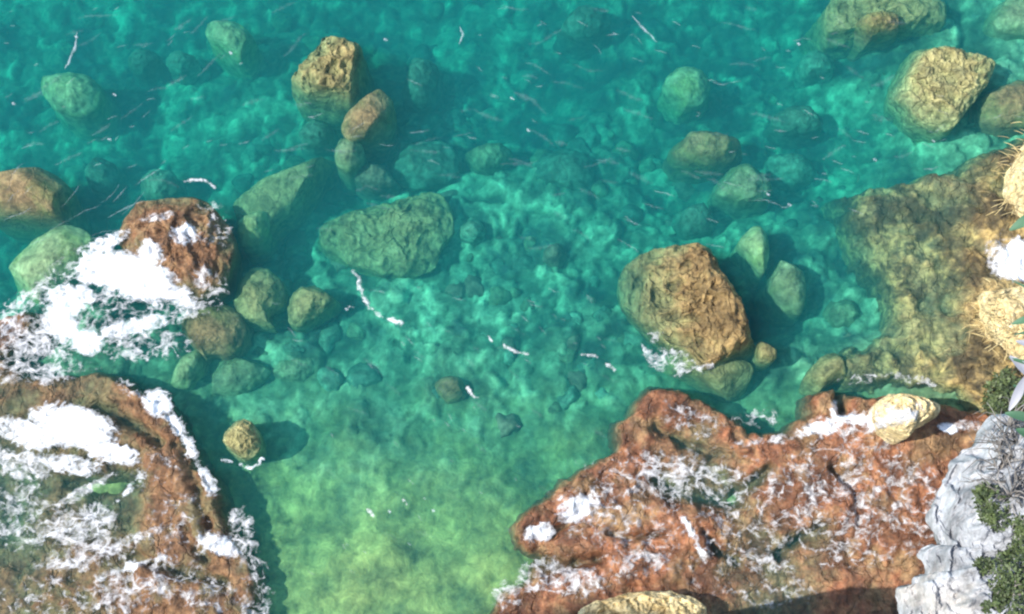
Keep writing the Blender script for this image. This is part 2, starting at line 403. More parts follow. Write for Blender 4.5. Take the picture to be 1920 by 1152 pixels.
boulder('large olive boulder near the top of the cove with a tan lower edge',
    [(540, 155), (548, 125), (580, 95), (600, 66), (640, 52), (680, 62), (709, 78), (702, 112), (690, 138), (675, 168), (655, 188), (630, 207), (598, 210), (572, 195), (548, 180)],
    -0.05, -0.45, 'olive', 106, n=160, rings=44, cuts=7, tilt=(.08, -.05), lump=.26, freq=1.5)
boulder('tan rounded rock touching the lower right of the large olive boulder',
    [(640, 238), (655, 205), (680, 178), (710, 168), (732, 180), (739, 210), (722, 245), (690, 257), (660, 262), (644, 252)], -0.25, -0.55, 'brown', 107)
boulder('small grey green rock below the tan rounded rock', [(627, 292), (635, 265), (662, 258), (680, 275), (676, 303), (655, 320), (634, 312)], -0.8, -1.1, 'green', 108, n=80, rings=18)
boulder('big straw yellow boulder near the upper right with a blunt pointed foot',
    [(1678, 165), (1690, 112), (1702, 80), (1740, 62), (1775, 72), (1810, 98), (1850, 110), (1866, 126), (1846, 165), (1822, 195), (1802, 222), (1780, 241), (1740, 232), (1715, 215), (1698, 190)],
    0.0, -0.3, 'yellow', 109, n=170, rings=46, p=5, cuts=4, lump=.22, amp=.05, freq=1.8)
boulder('reddish brown boulder cut by the left edge, dark water on its right',
    [(-40, 320), (-10, 302), (30, 300), (75, 308), (110, 328), (132, 360), (139, 395), (128, 416), (75, 424), (20, 414), (-40, 400)], -0.15, -0.5, 'brown', 110, n=140, rings=34, amp=.05)
boulder('yellow green boulder beside the white surf, below the reddish brown one',
    [(12, 545), (18, 500), (48, 465), (80, 440), (120, 424), (160, 432), (172, 455), (160, 490), (130, 525), (90, 555), (45, 572)], -0.4, -0.8, 'pale', 111, n=140, rings=34, amp=.05)
boulder('dark red brown rock half buried in white surf at the left',
    [(222, 440), (235, 408), (268, 380), (330, 370), (378, 376), (402, 395), (428, 425), (440, 462), (432, 505), (412, 548), (380, 560), (345, 562), (300, 540), (250, 500), (228, 470)],
    0.32, -0.25, 'mixed', 112, n=170, rings=46, surf=True, lump=.3, cuts=2, amp=.06)
boulder('small yellow brown pillar rock standing alone off the foamy left reef',
    [(417, 830), (424, 800), (445, 786), (470, 792), (486, 815), (487, 842), (470, 858), (440, 862), (420, 850)], 0.12, -0.2, 'yellow', 113, n=100, rings=28, surf=True, amp=.08, cuts=5, lump=.09, freq=1.3, zbase=-3)
boulder('smooth olive boulder in mid water right of the surf, pair to a browner one',
    [(540, 580), (545, 558), (565, 538), (600, 532), (625, 543), (630, 565), (602, 590), (562, 612), (541, 602)], -0.7, -1.0, 'olive', 114)
boulder('grey olive boulder between the surf and the smooth olive boulder',
    [(442, 585), (446, 530), (478, 503), (514, 512), (533, 540), (530, 566), (505, 590), (512, 620), (495, 640), (470, 625)], -0.8, -1.2, 'olive', 115)
boulder('brown lumpy boulder at the right fringe of the surf',
    [(335, 610), (350, 585), (390, 572), (432, 575), (458, 602), (457, 640), (428, 668), (395, 662), (368, 680), (340, 655)], -0.5, -0.9, 'brown', 116, n=130, rings=30)
boulder('pale green tongue of rock below the brown lumpy boulder', [(322, 722), (328, 690), (348, 665), (378, 655), (385, 680), (372, 705), (350, 728)], -1.1, -1.4, 'pale', 117, n=90, rings=20)
boulder('flat teal green slab between the tongue of rock and open water',
    [(383, 710), (400, 685), (440, 668), (472, 655), (506, 680), (500, 708), (455, 738), (405, 742)], -1.6, -1.9, 'green', 118)
boulder('low teal boulder right of the flat teal slab', [(508, 700), (520, 680), (555, 670), (590, 672), (600, 690), (575, 715), (535, 722)], -2.0, -2.3, 'green', 119)
boulder('long submerged slab with a sharp upper right corner in the left of the cove',
    [(440, 378), (500, 332), (560, 305), (624, 289), (628, 310), (610, 345), (572, 382), (530, 412), (498, 440), (462, 425), (445, 405)], -1.75, -1.9, 'olive', 120, n=150, rings=36, p=5, amp=.03, cuts=3)
boulder('small yellowish boulder at the lower left end of the long slab', [(449, 410), (470, 393), (498, 395), (504, 425), (490, 455), (462, 465), (446, 445)], -1.1, -1.4, 'pale', 121, n=80, rings=18)
boulder('wide lumpy submerged olive reef in the middle of the cove',
    [(600, 430), (640, 402), (700, 387), (755, 372), (800, 362), (832, 372), (850, 408), (842, 440), (822, 470), (815, 500), (765, 515), (700, 510), (650, 490), (612, 465)], -1.75, -1.9, 'olive', 122, n=190, rings=50, lump=.16, amp=.10, name='submerged_reef', cat='reef', cuts=0)
boulder('flat grey brown rock lying across the current in the right of the cove', [(1262, 268), (1290, 250), (1330, 247), (1372, 258), (1396, 278), (1380, 298), (1320, 309), (1270, 296)], -1.4, -1.6, 'brown', 123, p=4)
boulder('round mottled green boulder below the flat grey brown rock', [(1345, 345), (1365, 315), (1400, 308), (1430, 325), (1449, 352), (1440, 376), (1410, 390), (1375, 376), (1350, 365)], -1.5, -1.9, 'green', 124)
boulder('green boulder with a dark hollow behind it, upper right of the open water', [(1243, 170), (1255, 138), (1285, 124), (1318, 135), (1332, 165), (1318, 192), (1280, 202), (1252, 192)], -2.2, -2.6, 'pale', 125)
boulder('submerged pale green boulder with foam flecks at the top left', [(386, 62), (390, 44), (408, 38), (440, 42), (470, 62), (479, 86), (470, 103), (445, 110), (414, 98), (394, 80)], -1.9, -2.3, 'pale', 126)
boulder('broad pale green boulder under ripples near the left edge', [(72, 150), (95, 140), (142, 137), (176, 148), (189, 175), (180, 202), (150, 219), (114, 210), (90, 190), (77, 170)], -1.9, -2.3, 'pale', 127)
boulder('dull brown rock with a white fleck alone on the green shallows', [(816, 730), (822, 712), (848, 704), (872, 712), (880, 735), (862, 752), (835, 755)], -1.5, -1.7, 'brown', 128, n=80, rings=18)
boulder('olive rock joining the weedy right reef to the rust brown shelf', [(1505, 725), (1525, 685), (1565, 660), (1605, 668), (1605, 700), (1562, 718), (1525, 738)], -0.25, -0.6, 'olive', 129)
boulder('reef block with a reddish top at the upper right corner of the cove',
    [(1548, 15), (1590, -20), (1700, -30), (1768, 5), (1772, 40), (1725, 55), (1680, 56), (1625, 72), (1590, 78), (1560, 66), (1550, 42)], -0.85, -1.1, 'olive', 130, n=150, rings=36, lump=.2)
boulder('reddish brown rock on the reef block in the upper right', [(1606, 45), (1615, 28), (1650, 22), (1690, 32), (1695, 50), (1655, 58), (1622, 66)], -0.26, -0.5, 'brown', 131, n=90, rings=20, lump=.1)
boulder('brown submerged rock cut by the right edge below the straw yellow boulder', [(1840, 200), (1855, 165), (1890, 152), (1940, 160), (1950, 225), (1900, 240), (1855, 228)], -0.45, -0.8, 'brown', 132)
boulder('grey green rock at the top right corner, mostly out of view', [(1862, 30), (1880, 0), (1940, -20), (1960, 60), (1900, 66), (1870, 55)], -0.9, -1.2, 'green', 133)
boulder('cream white limestone block shining on the rust brown shelf',
    [(1645, 755), (1670, 738), (1705, 740), (1745, 748), (1762, 765), (1752, 785), (1722, 800), (1700, 822), (1665, 818), (1648, 795), (1640, 775)], 1.9, 1.2, 'cream', 134, zbase=-1, n=150, rings=40, amp=.06, cuts=9, lump=.2, surf=True)
boulder('big cream limestone rock cut by the bottom edge, low dry ledges on top',
    [(1085, 1152), (1110, 1132), (1160, 1118), (1210, 1108), (1262, 1110), (1300, 1122), (1325, 1150), (1330, 1220), (1200, 1230), (1080, 1200)], .8, .5, 'cream', 135, zbase=-1, n=190, rings=70, amp=.06, lump=.2, cuts=0, p=8, freq=2.0)
boulder('unseen tall block added just below the picture to shade the lower right shelf',
    [(1130, 1175), (1200, 1165), (1300, 1163), (1380, 1165), (1470, 1168), (1500, 1300), (1300, 1330), (1120, 1300)], 7.6, 7.0, 'cream', 136, zbase=-1, n=120, rings=30, amp=.02, lump=.3, cuts=0, p=5)  # added out of view so that its shade crosses the lower right shelf

# dim ones on the bottom
for k, (lab, po, zt, mt) in enumerate([
    ('dim green boulder beside the dark shade of the large olive boulder', [(752, 150), (770, 115), (800, 100), (822, 130), (816, 165), (792, 192), (760, 180)], -2.2, 'green'),
    ('dim brown rock above the wide lumpy reef', [(660, 330), (680, 310), (720, 310), (746, 328), (735, 348), (690, 352)], -1.6, 'brown'),
    ('long dim green rock bank above the wide lumpy reef', [(725, 300), (760, 268), (820, 262), (858, 290), (855, 330), (800, 350), (745, 340)], -2.4, 'green'),
    ('dim yellowish rock in the middle of the open water', [(872, 285), (898, 268), (945, 272), (960, 295), (938, 322), (898, 320)], -2.3, 'olive'),
    ('large dim green boulder right of the middle of the open water', [(1000, 330), (1015, 292), (1060, 278), (1105, 295), (1112, 345), (1070, 375), (1020, 368)], -2.7, 'green'),
    ('small yellow rock at the right end of the wide lumpy reef', [(862, 430), (882, 413), (905, 420), (908, 445), (888, 455), (866, 448)], -1.7, 'pale'),
    ('small dim brown rock in the middle of the cobbled bed', [(1018, 480), (1030, 456), (1052, 458), (1062, 485), (1048, 502), (1025, 500)], -2.0, 'brown'),
    ('dim green boulder left of the narrow yellow green rock', [(1264, 410), (1285, 382), (1325, 378), (1346, 402), (1335, 430), (1290, 440)], -2.2, 'green'),
    ('low dim green rock right of the open water', [(1448, 228), (1470, 205), (1515, 200), (1546, 218), (1535, 242), (1480, 248)], -2.0, 'green'),
    ('dim brown rock off the left side of the weedy right reef', [(1545, 590), (1560, 566), (1600, 565), (1622, 590), (1605, 618), (1565, 620)], -1.7, 'olive'),
    ('dim green boulder close to the upper edge, right of the middle', [(1045, 40), (1070, 15), (1120, 10), (1145, 38), (1120, 65), (1070, 66)], -2.6, 'green'),
    ('dim green hump at the upper edge, left of the large olive boulder', [(240, 110), (262, 92), (292, 98), (300, 122), (275, 138), (248, 132)], -3.0, 'green'),
    ('dim pale hump under ripples left of the large olive boulder', [(312, 112), (335, 96), (362, 104), (368, 125), (342, 138), (318, 130)], -3.0, 'pale'),
    ('dim green hump above the foamy red brown rock', [(262, 340), (290, 318), (325, 325), (332, 355), (305, 375), (270, 368)], -2.0, 'pale'),
    ('dim olive hump right of the reddish brown boulder on the left edge', [(148, 320), (175, 298), (210, 305), (222, 335), (200, 360), (160, 352)], -2.6, 'green'),
    ('dim teal hump below the flat grey brown rock', [(1440, 300), (1475, 285), (1520, 295), (1530, 325), (1495, 345), (1450, 335)], -2.7, 'pale'),
    ('pale green hump off the upper left corner of the weedy right reef', [(1500, 120), (1520, 95), (1555, 100), (1565, 130), (1540, 150), (1510, 145)], -2.6, 'pale'),
    ('low green boulder in front of the big golden rock', [(1100, 590), (1120, 570), (1150, 575), (1160, 600), (1140, 622), (1110, 618)], -2.3, 'green'),
    ('dim grey green hump left of the large olive boulder', [(560, 250), (585, 225), (618, 232), (622, 258), (598, 275), (570, 270)], -1.9, 'green'),
    ('low pale rock on the green bed left of the small pillar rock', [(520, 660), (540, 640), (575, 645), (580, 662), (550, 672)], -1.9, 'pale'),
    ]):
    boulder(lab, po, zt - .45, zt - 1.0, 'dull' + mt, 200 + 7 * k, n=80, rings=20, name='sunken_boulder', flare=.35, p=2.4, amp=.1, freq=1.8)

# rubble between the boulders: a few stones, copied
rr = np.random.default_rng(77); STONES = []
for k in range(8):
    pol = [(960 + 22 * (1 + .17 * rr.normal()) * math.cos(a), 576 + 18 * (1 + .17 * rr.normal()) * math.sin(a)) for a in np.linspace(0, 2 * math.pi, 9)[:-1]]
    V, F = ring_rock(pol, .12, -.02, -.3, 900 + k, n=36, rings=10, sides=5, amp=.09, cuts=4, flare=.1); V = V - np.append(V[:, :2].mean(0), 0)
    STONES.append(mesh_obj('sunken_stone', V, F, M['dull' + ('olive', 'green', 'brown', 'pale')[k % 4]]))
FIELDS = [('among the olive boulders right of the white surf', 'stones right of the surf', [(500, 620, 90, 60), (620, 640, 60, 50), (560, 480, 80, 40)], 26),
    ('around the wide lumpy reef in the middle of the cove', 'stones around the lumpy reef', [(900, 480, 130, 60), (740, 340, 120, 40), (600, 360, 60, 60)], 40),
    ('on the cobbles between the lumpy reef and big golden rock', 'stones left of the golden rock', [(1020, 560, 110, 90), (1080, 680, 70, 60)], 34),
    ('on the deeper bed between the upper right boulders', 'stones under the upper right water', [(1450, 180, 150, 90), (1300, 350, 120, 60), (1540, 440, 70, 90), (1180, 250, 90, 90)], 44),
    ('on the deeper bed around the upper left boulders', 'stones under the upper left water', [(330, 220, 180, 110), (800, 180, 80, 90), (220, 80, 150, 50)], 34)]
q = 0
for where, grp, spots, cnt in FIELDS:
    for _ in range(cnt):
        u, v, su, sv = spots[rr.integers(len(spots))]; px = (u + rr.normal() * su, v + rr.normal() * sv)
        w = at([px], -2.0)[0]; w = at([px], bed_base(w[0], w[1])[0])[0]
        o = STONES[q] if q < 8 else STONES[rr.integers(8)].copy()
        if q >= 8: S.collection.objects.link(o)
        q += 1; sc = rr.uniform(.5, 1.5) ** 1.3
        o.location = (w[0], w[1], w[2] + .08 + .05 * sc); o.rotation_euler = (0, 0, rr.uniform(0, 6.28)); o.scale = (sc, sc * rr.uniform(.7, 1.1), sc)
        tag(o, 'small sunken stone ' + where, 'stone', grp)

# ------------------------------------------------------------------ reefs: broad rock shelves
REEF = []
def reef(name, label, cat, poly, zpts, mat, seed, res=0.05, edge=0.35, rough=0.16, floor=-3.2, zp=0.0, rag=0.22, clefts=()):
    P = at(poly, zp)[:, :2]
    zw = at([q[:2] for q in zpts], [q[2] for q in zpts])
    CL = [(at(l, zp)[:, :2], w, d) for l, w, d in clefts]
    def hf(x, y):
        x, y = np.ravel(x), np.ravel(y)
        num = np.zeros(x.shape); den = num.copy()
        for q in zw:
            w = 1 / ((x - q[0]) ** 2 + (y - q[1]) ** 2 + 0.15) ** 1.7; num += w * q[2]; den += w
        top = num / den
        top = top + rough * (1.3 * fbm(p3(x * .9, y * .9), 5, seed) + 0.9 * (ridged(p3(x * 1.6 + .3 * y, y * 1.6), 4, seed + 7) - .55)) + rough * .45 * fbm(p3(x * 6, y * 6), 3, seed + 3)
        for ln, wd, dp in CL:
            d = np.full(x.shape, 9e9)
            for a, b in zip(ln[:-1], ln[1:]):
                e = b - a; t = np.clip(((x - a[0]) * e[0] + (y - a[1]) * e[1]) / (e @ e), 0, 1); d = np.minimum(d, np.hypot(x - a[0] - t * e[0], y - a[1] - t * e[1]))
            top = top - dp * np.exp(-(d / wd + .5 * perlin(p3(x * 4, y * 4), 77)) ** 2)
        sd = poly_sd(P, x, y) + rag * (fbm(p3(x * 1.7, y * 1.7), 4, seed + 20)) + .05 * perlin(p3(x * 7, y * 7), seed + 31)
        k = sstep(-edge, edge * 0.5, sd)
        return np.where(sd > -edge * 1.6, floor + (top - floor) * k ** 0.55, -99.0), sd
    x0, y0 = P.min(0) - .5; x1, y1 = P.max(0) + .5
    gx, gy = np.arange(x0, x1, res), np.arange(y0, y1, res); X, Y = np.meshgrid(gx, gy)
    z, sd = hf(X, Y); F = grid_faces(len(gx), len(gy)); F = F[(z[F] > -50).all(1)]
    used = np.unique(F); mp = np.full(len(z), -1); mp[used] = np.arange(len(used))
    REEF.append((hf, (x0, y0, x1, y1)))
    return tag(mesh_obj(name, p3(X, Y, z)[used], mp[F], M[mat]), label, cat)

reef('rock_shelf', 'broad rust brown rock shelf at the lower right, awash with thin webs of foam', 'reef',
    [(1150, 838), (1165, 785), (1195, 748), (1228, 720), (1262, 722), (1320, 748), (1388, 778), (1408, 808), (1470, 800), (1520, 772), (1520, 735), (1562, 730), (1600, 748), (1660, 742), (1740, 742), (1800, 760), (1900, 780), (2000, 900),
     (2000, 1230), (900, 1230), (922, 1145), (945, 1112), (985, 1082), (1002, 1045), (968, 1022), (958, 985), (1000, 945), (1060, 898), (1120, 865)],
    [(1250, 760, .10), (1180, 850, .0), (1300, 870, -.15), (1330, 900, -.7), (1100, 920, .12), (1000, 990, .12), (1120, 1000, .2), (1300, 1000, .22), (1500, 880, .3), (1600, 950, .3), (1700, 880, .35), (1000, 1110, .1), (1150, 1100, .3),
     (1450, 1060, -.3), (1560, 1060, -.2), (1450, 1130, -.35), (1600, 1140, 0), (1560, 760, .25), (1650, 780, .5), (1780, 740, .1), (1440, 800, -.1), (1380, 830, .1), (1900, 900, .5)], 'rust', 301, rough=.23,
    clefts=[([(1390, 925), (1412, 905), (1440, 882)], .13, .55), ([(1465, 1040), (1500, 1010), (1545, 985)], .12, .5), ([(1035, 1000), (1060, 985), (1085, 970)], .09, .4), ([(1575, 745), (1580, 770)], .14, .6), ([(1240, 900), (1300, 925), (1380, 930)], .16, .45),
        ([(1140, 1000), (1190, 1010), (1260, 1000)], .08, .35), ([(1320, 1000), (1345, 1030), (1390, 1050)], .1, .4), ([(1230, 800), (1290, 830), (1370, 850)], .12, .4), ([(1560, 880), (1600, 920), (1610, 980)], .1, .3), ([(1000, 1045), (1060, 1060), (1120, 1050)], .12, .45)])
reef('weedy_reef', 'weedy golden brown reef running along the right edge under shallow water', 'reef',
    [(1615, 345), (1650, 338), (1720, 325), (1800, 305), (1850, 280), (1900, 255), (1960, 240), (2050, 400), (2050, 800), (1880, 790), (1800, 735), (1700, 716), (1620, 715), (1570, 690), (1590, 655), (1650, 625), (1685, 600), (1690, 560), (1670, 520), (1645, 480), (1625, 435), (1610, 395)],
    [(1650, 380, -.5), (1700, 450, -.45), (1660, 480, -.6), (1750, 350, -.35), (1850, 300, -.15), (1800, 450, -.25), (1750, 560, -.4), (1850, 480, .0), (1900, 420, .3), (1830, 600, .1), (1760, 640, -.3), (1650, 670, -.5), (1750, 700, -.2), (1850, 700, .3), (1900, 600, .4)], 'weed', 302, rough=.3, rag=.3, edge=.55)
reef('foamy_reef', 'low brown reef swept by white foam in the lower left corner', 'reef',
    [(-120, 690), (0, 660), (60, 700), (110, 690), (170, 690), (210, 700), (250, 728), (300, 740), (325, 775), (335, 800), (352, 850), (385, 885), (410, 930), (425, 975), (440, 1010), (468, 1045), (488, 1075), (478, 1120), (470, 1230), (-120, 1230)],
    [(280, 780, .05), (310, 850, .15), (340, 900, .2), (370, 960, .15), (390, 1010, .12), (440, 1080, .06), (200, 750, .0), (150, 720, -.15), (100, 740, -.2), (120, 850, -.2), (60, 900, -.6), (30, 960, -.75), (220, 940, -.6), (235, 965, -.5), (100, 1000, -.3), (280, 960, .05), (300, 1050, .1), (200, 1060, -.1), (100, 1100, -.05), (380, 1120, .15), (0, 1120, -.3)], 'mixed', 303, rough=.22,
    clefts=[([(330, 830), (360, 880), (372, 930), (395, 985)], .13, .25), ([(180, 760), (260, 800), (300, 830)], .12, .4), ([(345, 985), (360, 1020), (385, 1050)], .14, .25), ([(120, 900), (180, 910), (250, 895)], .15, .4), ([(250, 1040), (330, 1070), (420, 1090)], .12, .4)])
reef('reef_spur', 'small brown reef spur under the foam at the left edge', 'reef',
    [(-80, 610), (0, 590), (40, 575), (70, 582), (60, 620), (20, 660), (-80, 690)], [(20, 610, .05), (-40, 640, .1), (60, 590, -.15)], 'mixed', 304, rag=.1)

def surf_z(x, y):
    x, y = np.ravel(x), np.ravel(y); z = np.zeros(x.shape)
    for hf, (x0, y0, x1, y1) in REEF:
        m = (x > x0) & (x < x1) & (y > y0) & (y < y1)
        if m.any(): z[m] = np.maximum(z[m], hf(x[m], y[m])[0])
    dn = Vector((0, 0, -1))
    for b in BVH:
        for i in range(len(x)):
            h = b.ray_cast(Vector((x[i], y[i], 6.0)), dn)
            if h[0] is not None and h[0].z > z[i]: z[i] = h[0].z
    return z

# ------------------------------------------------------------------ foam and painted ripple glints
def surf_foam(label, brushes, seed, scale=2.9, thin=4.0, **k):
    a = [b for b in brushes if b[-1] >= .85]; c = [b for b in brushes if b[-1] < .85]
    if a: foam('sea_foam', label, 'foam', 'stuff', a, seed, scale=scale, shift=.02, **k)
    if c: foam('foam_lace', 'thin torn lace of foam around the ' + label.split(' ', 1)[1], 'foam', 'stuff', c, seed + 300, scale=thin, mat='lace', lift=.012, **k)

def foam(name, label, cat, kind, brushes, seed, res=0.025, scale=2.6, mat='foam', stretch=0.0, lift=0.02, zp=0.05, group=None, sharp=1.0, shift=0.0):
    """brushes: ('b', u, v, ru, rv, angle, strength) soft ellipses or ('l', [(u, v) ...], width, strength) lines, in photo pixels"""
    mpp = 2 * TX * DIST / W; box = []; items = []
    for b in brushes:
        if b[0] == 'b':
            c = at([(b[1], b[2])], zp)[0]; ax = math.radians(b[5])
            e1 = at([(b[1] + b[3] * math.cos(ax), b[2] + b[3] * math.sin(ax))], zp)[0] - c
            e2 = at([(b[1] - b[4] * math.sin(ax), b[2] + b[4] * math.cos(ax))], zp)[0] - c
            Minv = np.linalg.inv(np.array([[e1[0], e2[0]], [e1[1], e2[1]]]))
            items.append(('b', c, Minv, b[6])); R = max(np.hypot(*e1[:2]), np.hypot(*e2[:2])) * 1.25
            box.append((c[0] - R, c[1] - R, c[0] + R, c[1] + R))
        else:
            L = at(b[1], zp); w = b[2] * mpp
            items.append(('l', L, w, b[3])); box.append((L[:, 0].min() - w, L[:, 1].min() - w, L[:, 0].max() + w, L[:, 1].max() + w))
    box = np.array(box); gx = np.arange(box[:, 0].min(), box[:, 2].max(), res); gy = np.arange(box[:, 1].min(), box[:, 3].max(), res)
    X, Y = np.meshgrid(gx, gy); x, y = X.ravel(), Y.ravel(); env = np.zeros(x.shape)
    for it in items:
        if it[0] == 'b':
            q = np.stack([x - it[1][0], y - it[1][1]]); q = it[2] @ q
            e = it[3] * (1 - sstep(0.4, 1.3, np.hypot(q[0], q[1])))
        else:
            d = np.full(x.shape, 9e9); L = it[1]
            for a, b in zip(L[:-1], L[1:]):
                s = b - a; t = np.clip(((x - a[0]) * s[0] + (y - a[1]) * s[1]) / (s[0] ** 2 + s[1] ** 2), 0, 1)
                d = np.minimum(d, np.hypot(x - a[0] - t * s[0], y - a[1] - t * s[1]))
            e = it[3] * np.clip(1 - (d / it[2]), 0, 1) * (.62 + .8 * fbm(p3(x * 2.5, y * 2.5, 1.7), 2, seed + 80) + .2)
        env = np.maximum(env, e)
    ca, sa = math.cos(stretch), math.sin(stretch)
    wx = x + .22 * fbm(p3(x * 1.4, y * 1.4), 3, seed + 40); wy = y + .22 * fbm(p3(x * 1.4, y * 1.4, 7.7), 3, seed + 50)
    u = (ca * wx + sa * wy) * (0.6 if stretch else 1); w = -sa * wx + ca * wy
    net = ridged(p3(u * scale, w * scale, 3.3), 4, seed, 0.75) ** sharp
    blob = 0.5 + 0.5 * fbm(p3(x * 1.1, y * 1.1), 3, seed + 60)
    v = 0.35 * net + 0.32 * blob - (0.62 - env) - shift
    v = np.where(env < 0.06, -1, np.minimum(v, env * 1.5 - .06))
    F = grid_faces(len(gx), len(gy)); F = F[(v[F] > -0.08).all(1) & (v[F] > 0.0).any(1)]
    used = np.unique(F); mp = np.full(len(v), -1); mp[used] = np.arange(len(used))
    z = surf_z(x[used], y[used]) + lift + 0.06 * np.clip(v[used], 0, 1) * (0.5 + fbm(p3(x[used] * 5, y[used] * 5), 3, seed + 70))
    print(name, len(used))
    return tag(mesh_obj(name, p3(x[used], y[used], z), mp[F], M[mat], attrs={'cover': v[used]}), label, cat, group, kind)

surf_foam('thick white surf boiling over the red brown rock at the left',
    [('b', 245, 515, 115, 50, 20, 1.25), ('b', 190, 505, 65, 40, 0, 1.15), ('b', 130, 560, 65, 35, -10, .92), ('b', 310, 545, 70, 28, 20, 1.0), ('b', 115, 600, 45, 50, 0, 1.0), ('b', 165, 640, 40, 32, 0, 1.05), ('b', 250, 612, 90, 20, -12, .88), ('b', 60, 630, 115, 70, 0, .68),
     ('b', 350, 445, 34, 28, 30, .9), ('b', 300, 410, 45, 12, -10, .7), ('b', 390, 530, 55, 32, 40, .66), ('b', 200, 452, 60, 18, -25, .86), ('b', 50, 560, 95, 24, -30, .62), ('b', 250, 645, 150, 40, 0, .6), ('b', 60, 690, 140, 40, 0, .58), ('b', 200, 560, 190, 130, 0, .5), ('b', 285, 480, 36, 30, 20, 1.1), ('b', 330, 580, 110, 36, -10, .58), ('b', 395, 420, 50, 60, 0, .45)], 11)
surf_foam('white wash spread over the low brown reef in the lower left corner',
    [('b', 135, 800, 100, 48, 10, 1.15), ('b', 50, 815, 75, 34, 20, 1.0), ('b', 205, 848, 75, 26, 15, .95), ('b', 130, 870, 85, 24, 10, .86), ('b', 295, 755, 36, 30, 50, 1.05), ('b', 240, 728, 36, 16, 30, .7), ('l', [(312, 770), (342, 820), (378, 875), (402, 920)], 24, 1.15), ('b', 388, 900, 16, 40, -25, .9),
     ('b', 408, 1022, 50, 24, 20, 1.05), ('b', 450, 1000, 36, 60, 0, .66), ('b', 472, 1060, 34, 80, -10, .56), ('b', 150, 985, 90, 50, -20, .74), ('b', 160, 1040, 120, 36, -10, .72), ('b', 265, 1095, 170, 60, -15, .6), ('b', 50, 970, 110, 90, 0, .5), ('b', 330, 1000, 90, 120, 0, .38), ('b', 100, 1120, 160, 60, 0, .42), ('b', 300, 880, 80, 60, 0, .36),
     ('b', 480, 1130, 45, 60, 0, .5), ('b', 390, 1120, 90, 50, 0, .52), ('b', 150, 925, 90, 14, -30, .72), ('b', 250, 1010, 110, 14, -20, .74), ('b', 40, 870, 90, 36, 15, .7), ('l', [(60, 1010), (150, 985), (230, 930), (265, 890)], 20, .86), ('l', [(180, 1090), (280, 1050), (400, 1030)], 18, .86)], 12)
surf_foam('lacy foam webs draining off the rust brown shelf',
    [('b', 1080, 955, 55, 30, -20, .95), ('b', 1010, 1000, 38, 22, -15, .98), ('b', 1110, 940, 90, 40, 0, .6), ('b', 1240, 890, 120, 60, 0, .6), ('b', 1330, 900, 110, 50, 0, .58), ('b', 1300, 790, 90, 40, 20, .45), ('b', 1200, 980, 130, 40, 0, .45), ('b', 1080, 1090, 90, 40, 0, .72), ('b', 1190, 1060, 90, 40, 0, .62),
     ('l', [(1280, 975), (1295, 1005), (1318, 1040)], 13, 1.3), ('b', 1650, 930, 130, 110, 0, .56), ('b', 1480, 950, 110, 90, 0, .48), ('b', 1300, 960, 350, 170, 0, .43), ('b', 1560, 930, 200, 180, 0, .44), ('b', 1600, 1040, 130, 50, 0, .46), ('b', 1720, 960, 50, 110, 15, .52), ('b', 1420, 1055, 100, 25, 5, .55), ('b', 1000, 1080, 70, 40, -30, .55), ('b', 950, 1120, 40, 40, 0, .55), ('l', [(1385, 834), (1450, 826), (1500, 816)], 20, .8),
     ('b', 1545, 803, 60, 17, -10, .95), ('b', 1590, 790, 40, 15, 10, .9), ('b', 1562, 768, 12, 26, 8, .86), ('b', 1650, 806, 40, 15, 0, .95), ('b', 1590, 800, 130, 34, -6, .6), ('b', 1775, 805, 25, 14, 0, 1.1), ('b', 1810, 800, 35, 14, 0, .6), ('b', 1620, 710, 70, 14, -5, .45), ('b', 1720, 712, 60, 12, 12, .6), ('b', 1420, 785, 60, 25, 0, .5), ('b', 1450, 1110, 150, 40, 0, .42)], 13)
surf_foam('swirl of foam against the lower left foot of the big golden rock',
    [('l', [(1203, 655), (1215, 678), (1250, 695), (1285, 698), (1330, 688)], 22, .84), ('b', 1262, 670, 60, 22, 10, .62), ('b', 1235, 630, 30, 16, 0, .5)], 14, scale=3.2)
surf_foam('dazzling white foam between the dry banks on the right edge',
    [('b', 1905, 490, 45, 50, 0, 1.35), ('b', 1870, 480, 30, 50, 0, .7)], 15)
foam('foam_fleck', 'foam crescent on the water below the small pillar rock', 'foam', None, [('l', [(452, 872), (470, 878), (485, 872), (492, 862)], 8, 1.2), ('b', 425, 865, 15, 6, 10, .6)], 16, zp=0)
for k, (lab, ln, w) in enumerate([
    ('longest bent foam streak, in mid cove below the wide lumpy reef', [(660, 508), (672, 520), (678, 550), (692, 578), (720, 597), (752, 606)], 10),
    ('thin foam streak slanting off the left of the big golden rock', [(1090, 664), (1115, 668), (1135, 682), (1152, 694)], 8),
    ('short foam streak between the bent streak and the slanting one', [(945, 648), (962, 658), (988, 664)], 8),
    ('foam fleck beside the dull brown rock on the green shallows', [(876, 728), (885, 740), (896, 748)], 8),
    ('small foam comma left of the short foam streak', [(914, 628), (922, 640)], 6),
    ('tiny foam fleck left of the longest bent streak', [(655, 577), (664, 578)], 7),
    ('broken foam streak above the foamy red brown rock', [(345, 342), (360, 338), (388, 340), (402, 352)], 8),
    ('pale foam fleck on the green bed in the lower middle', [(757, 938), (762, 946)], 7),
    ('pale foam fleck left of the one on the lower green bed', [(690, 955), (700, 968)], 7),
    ]):
    foam('foam_streak', lab, 'foam', None, [('l', ln, w * .95, 1.0)], 400 + k, zp=0, group='foam streaks on open water', mat='lace', scale=3.5, res=0.025)
rs = np.random.default_rng(5)
br = []  # pale ribbons standing in for sky reflections on the ripples
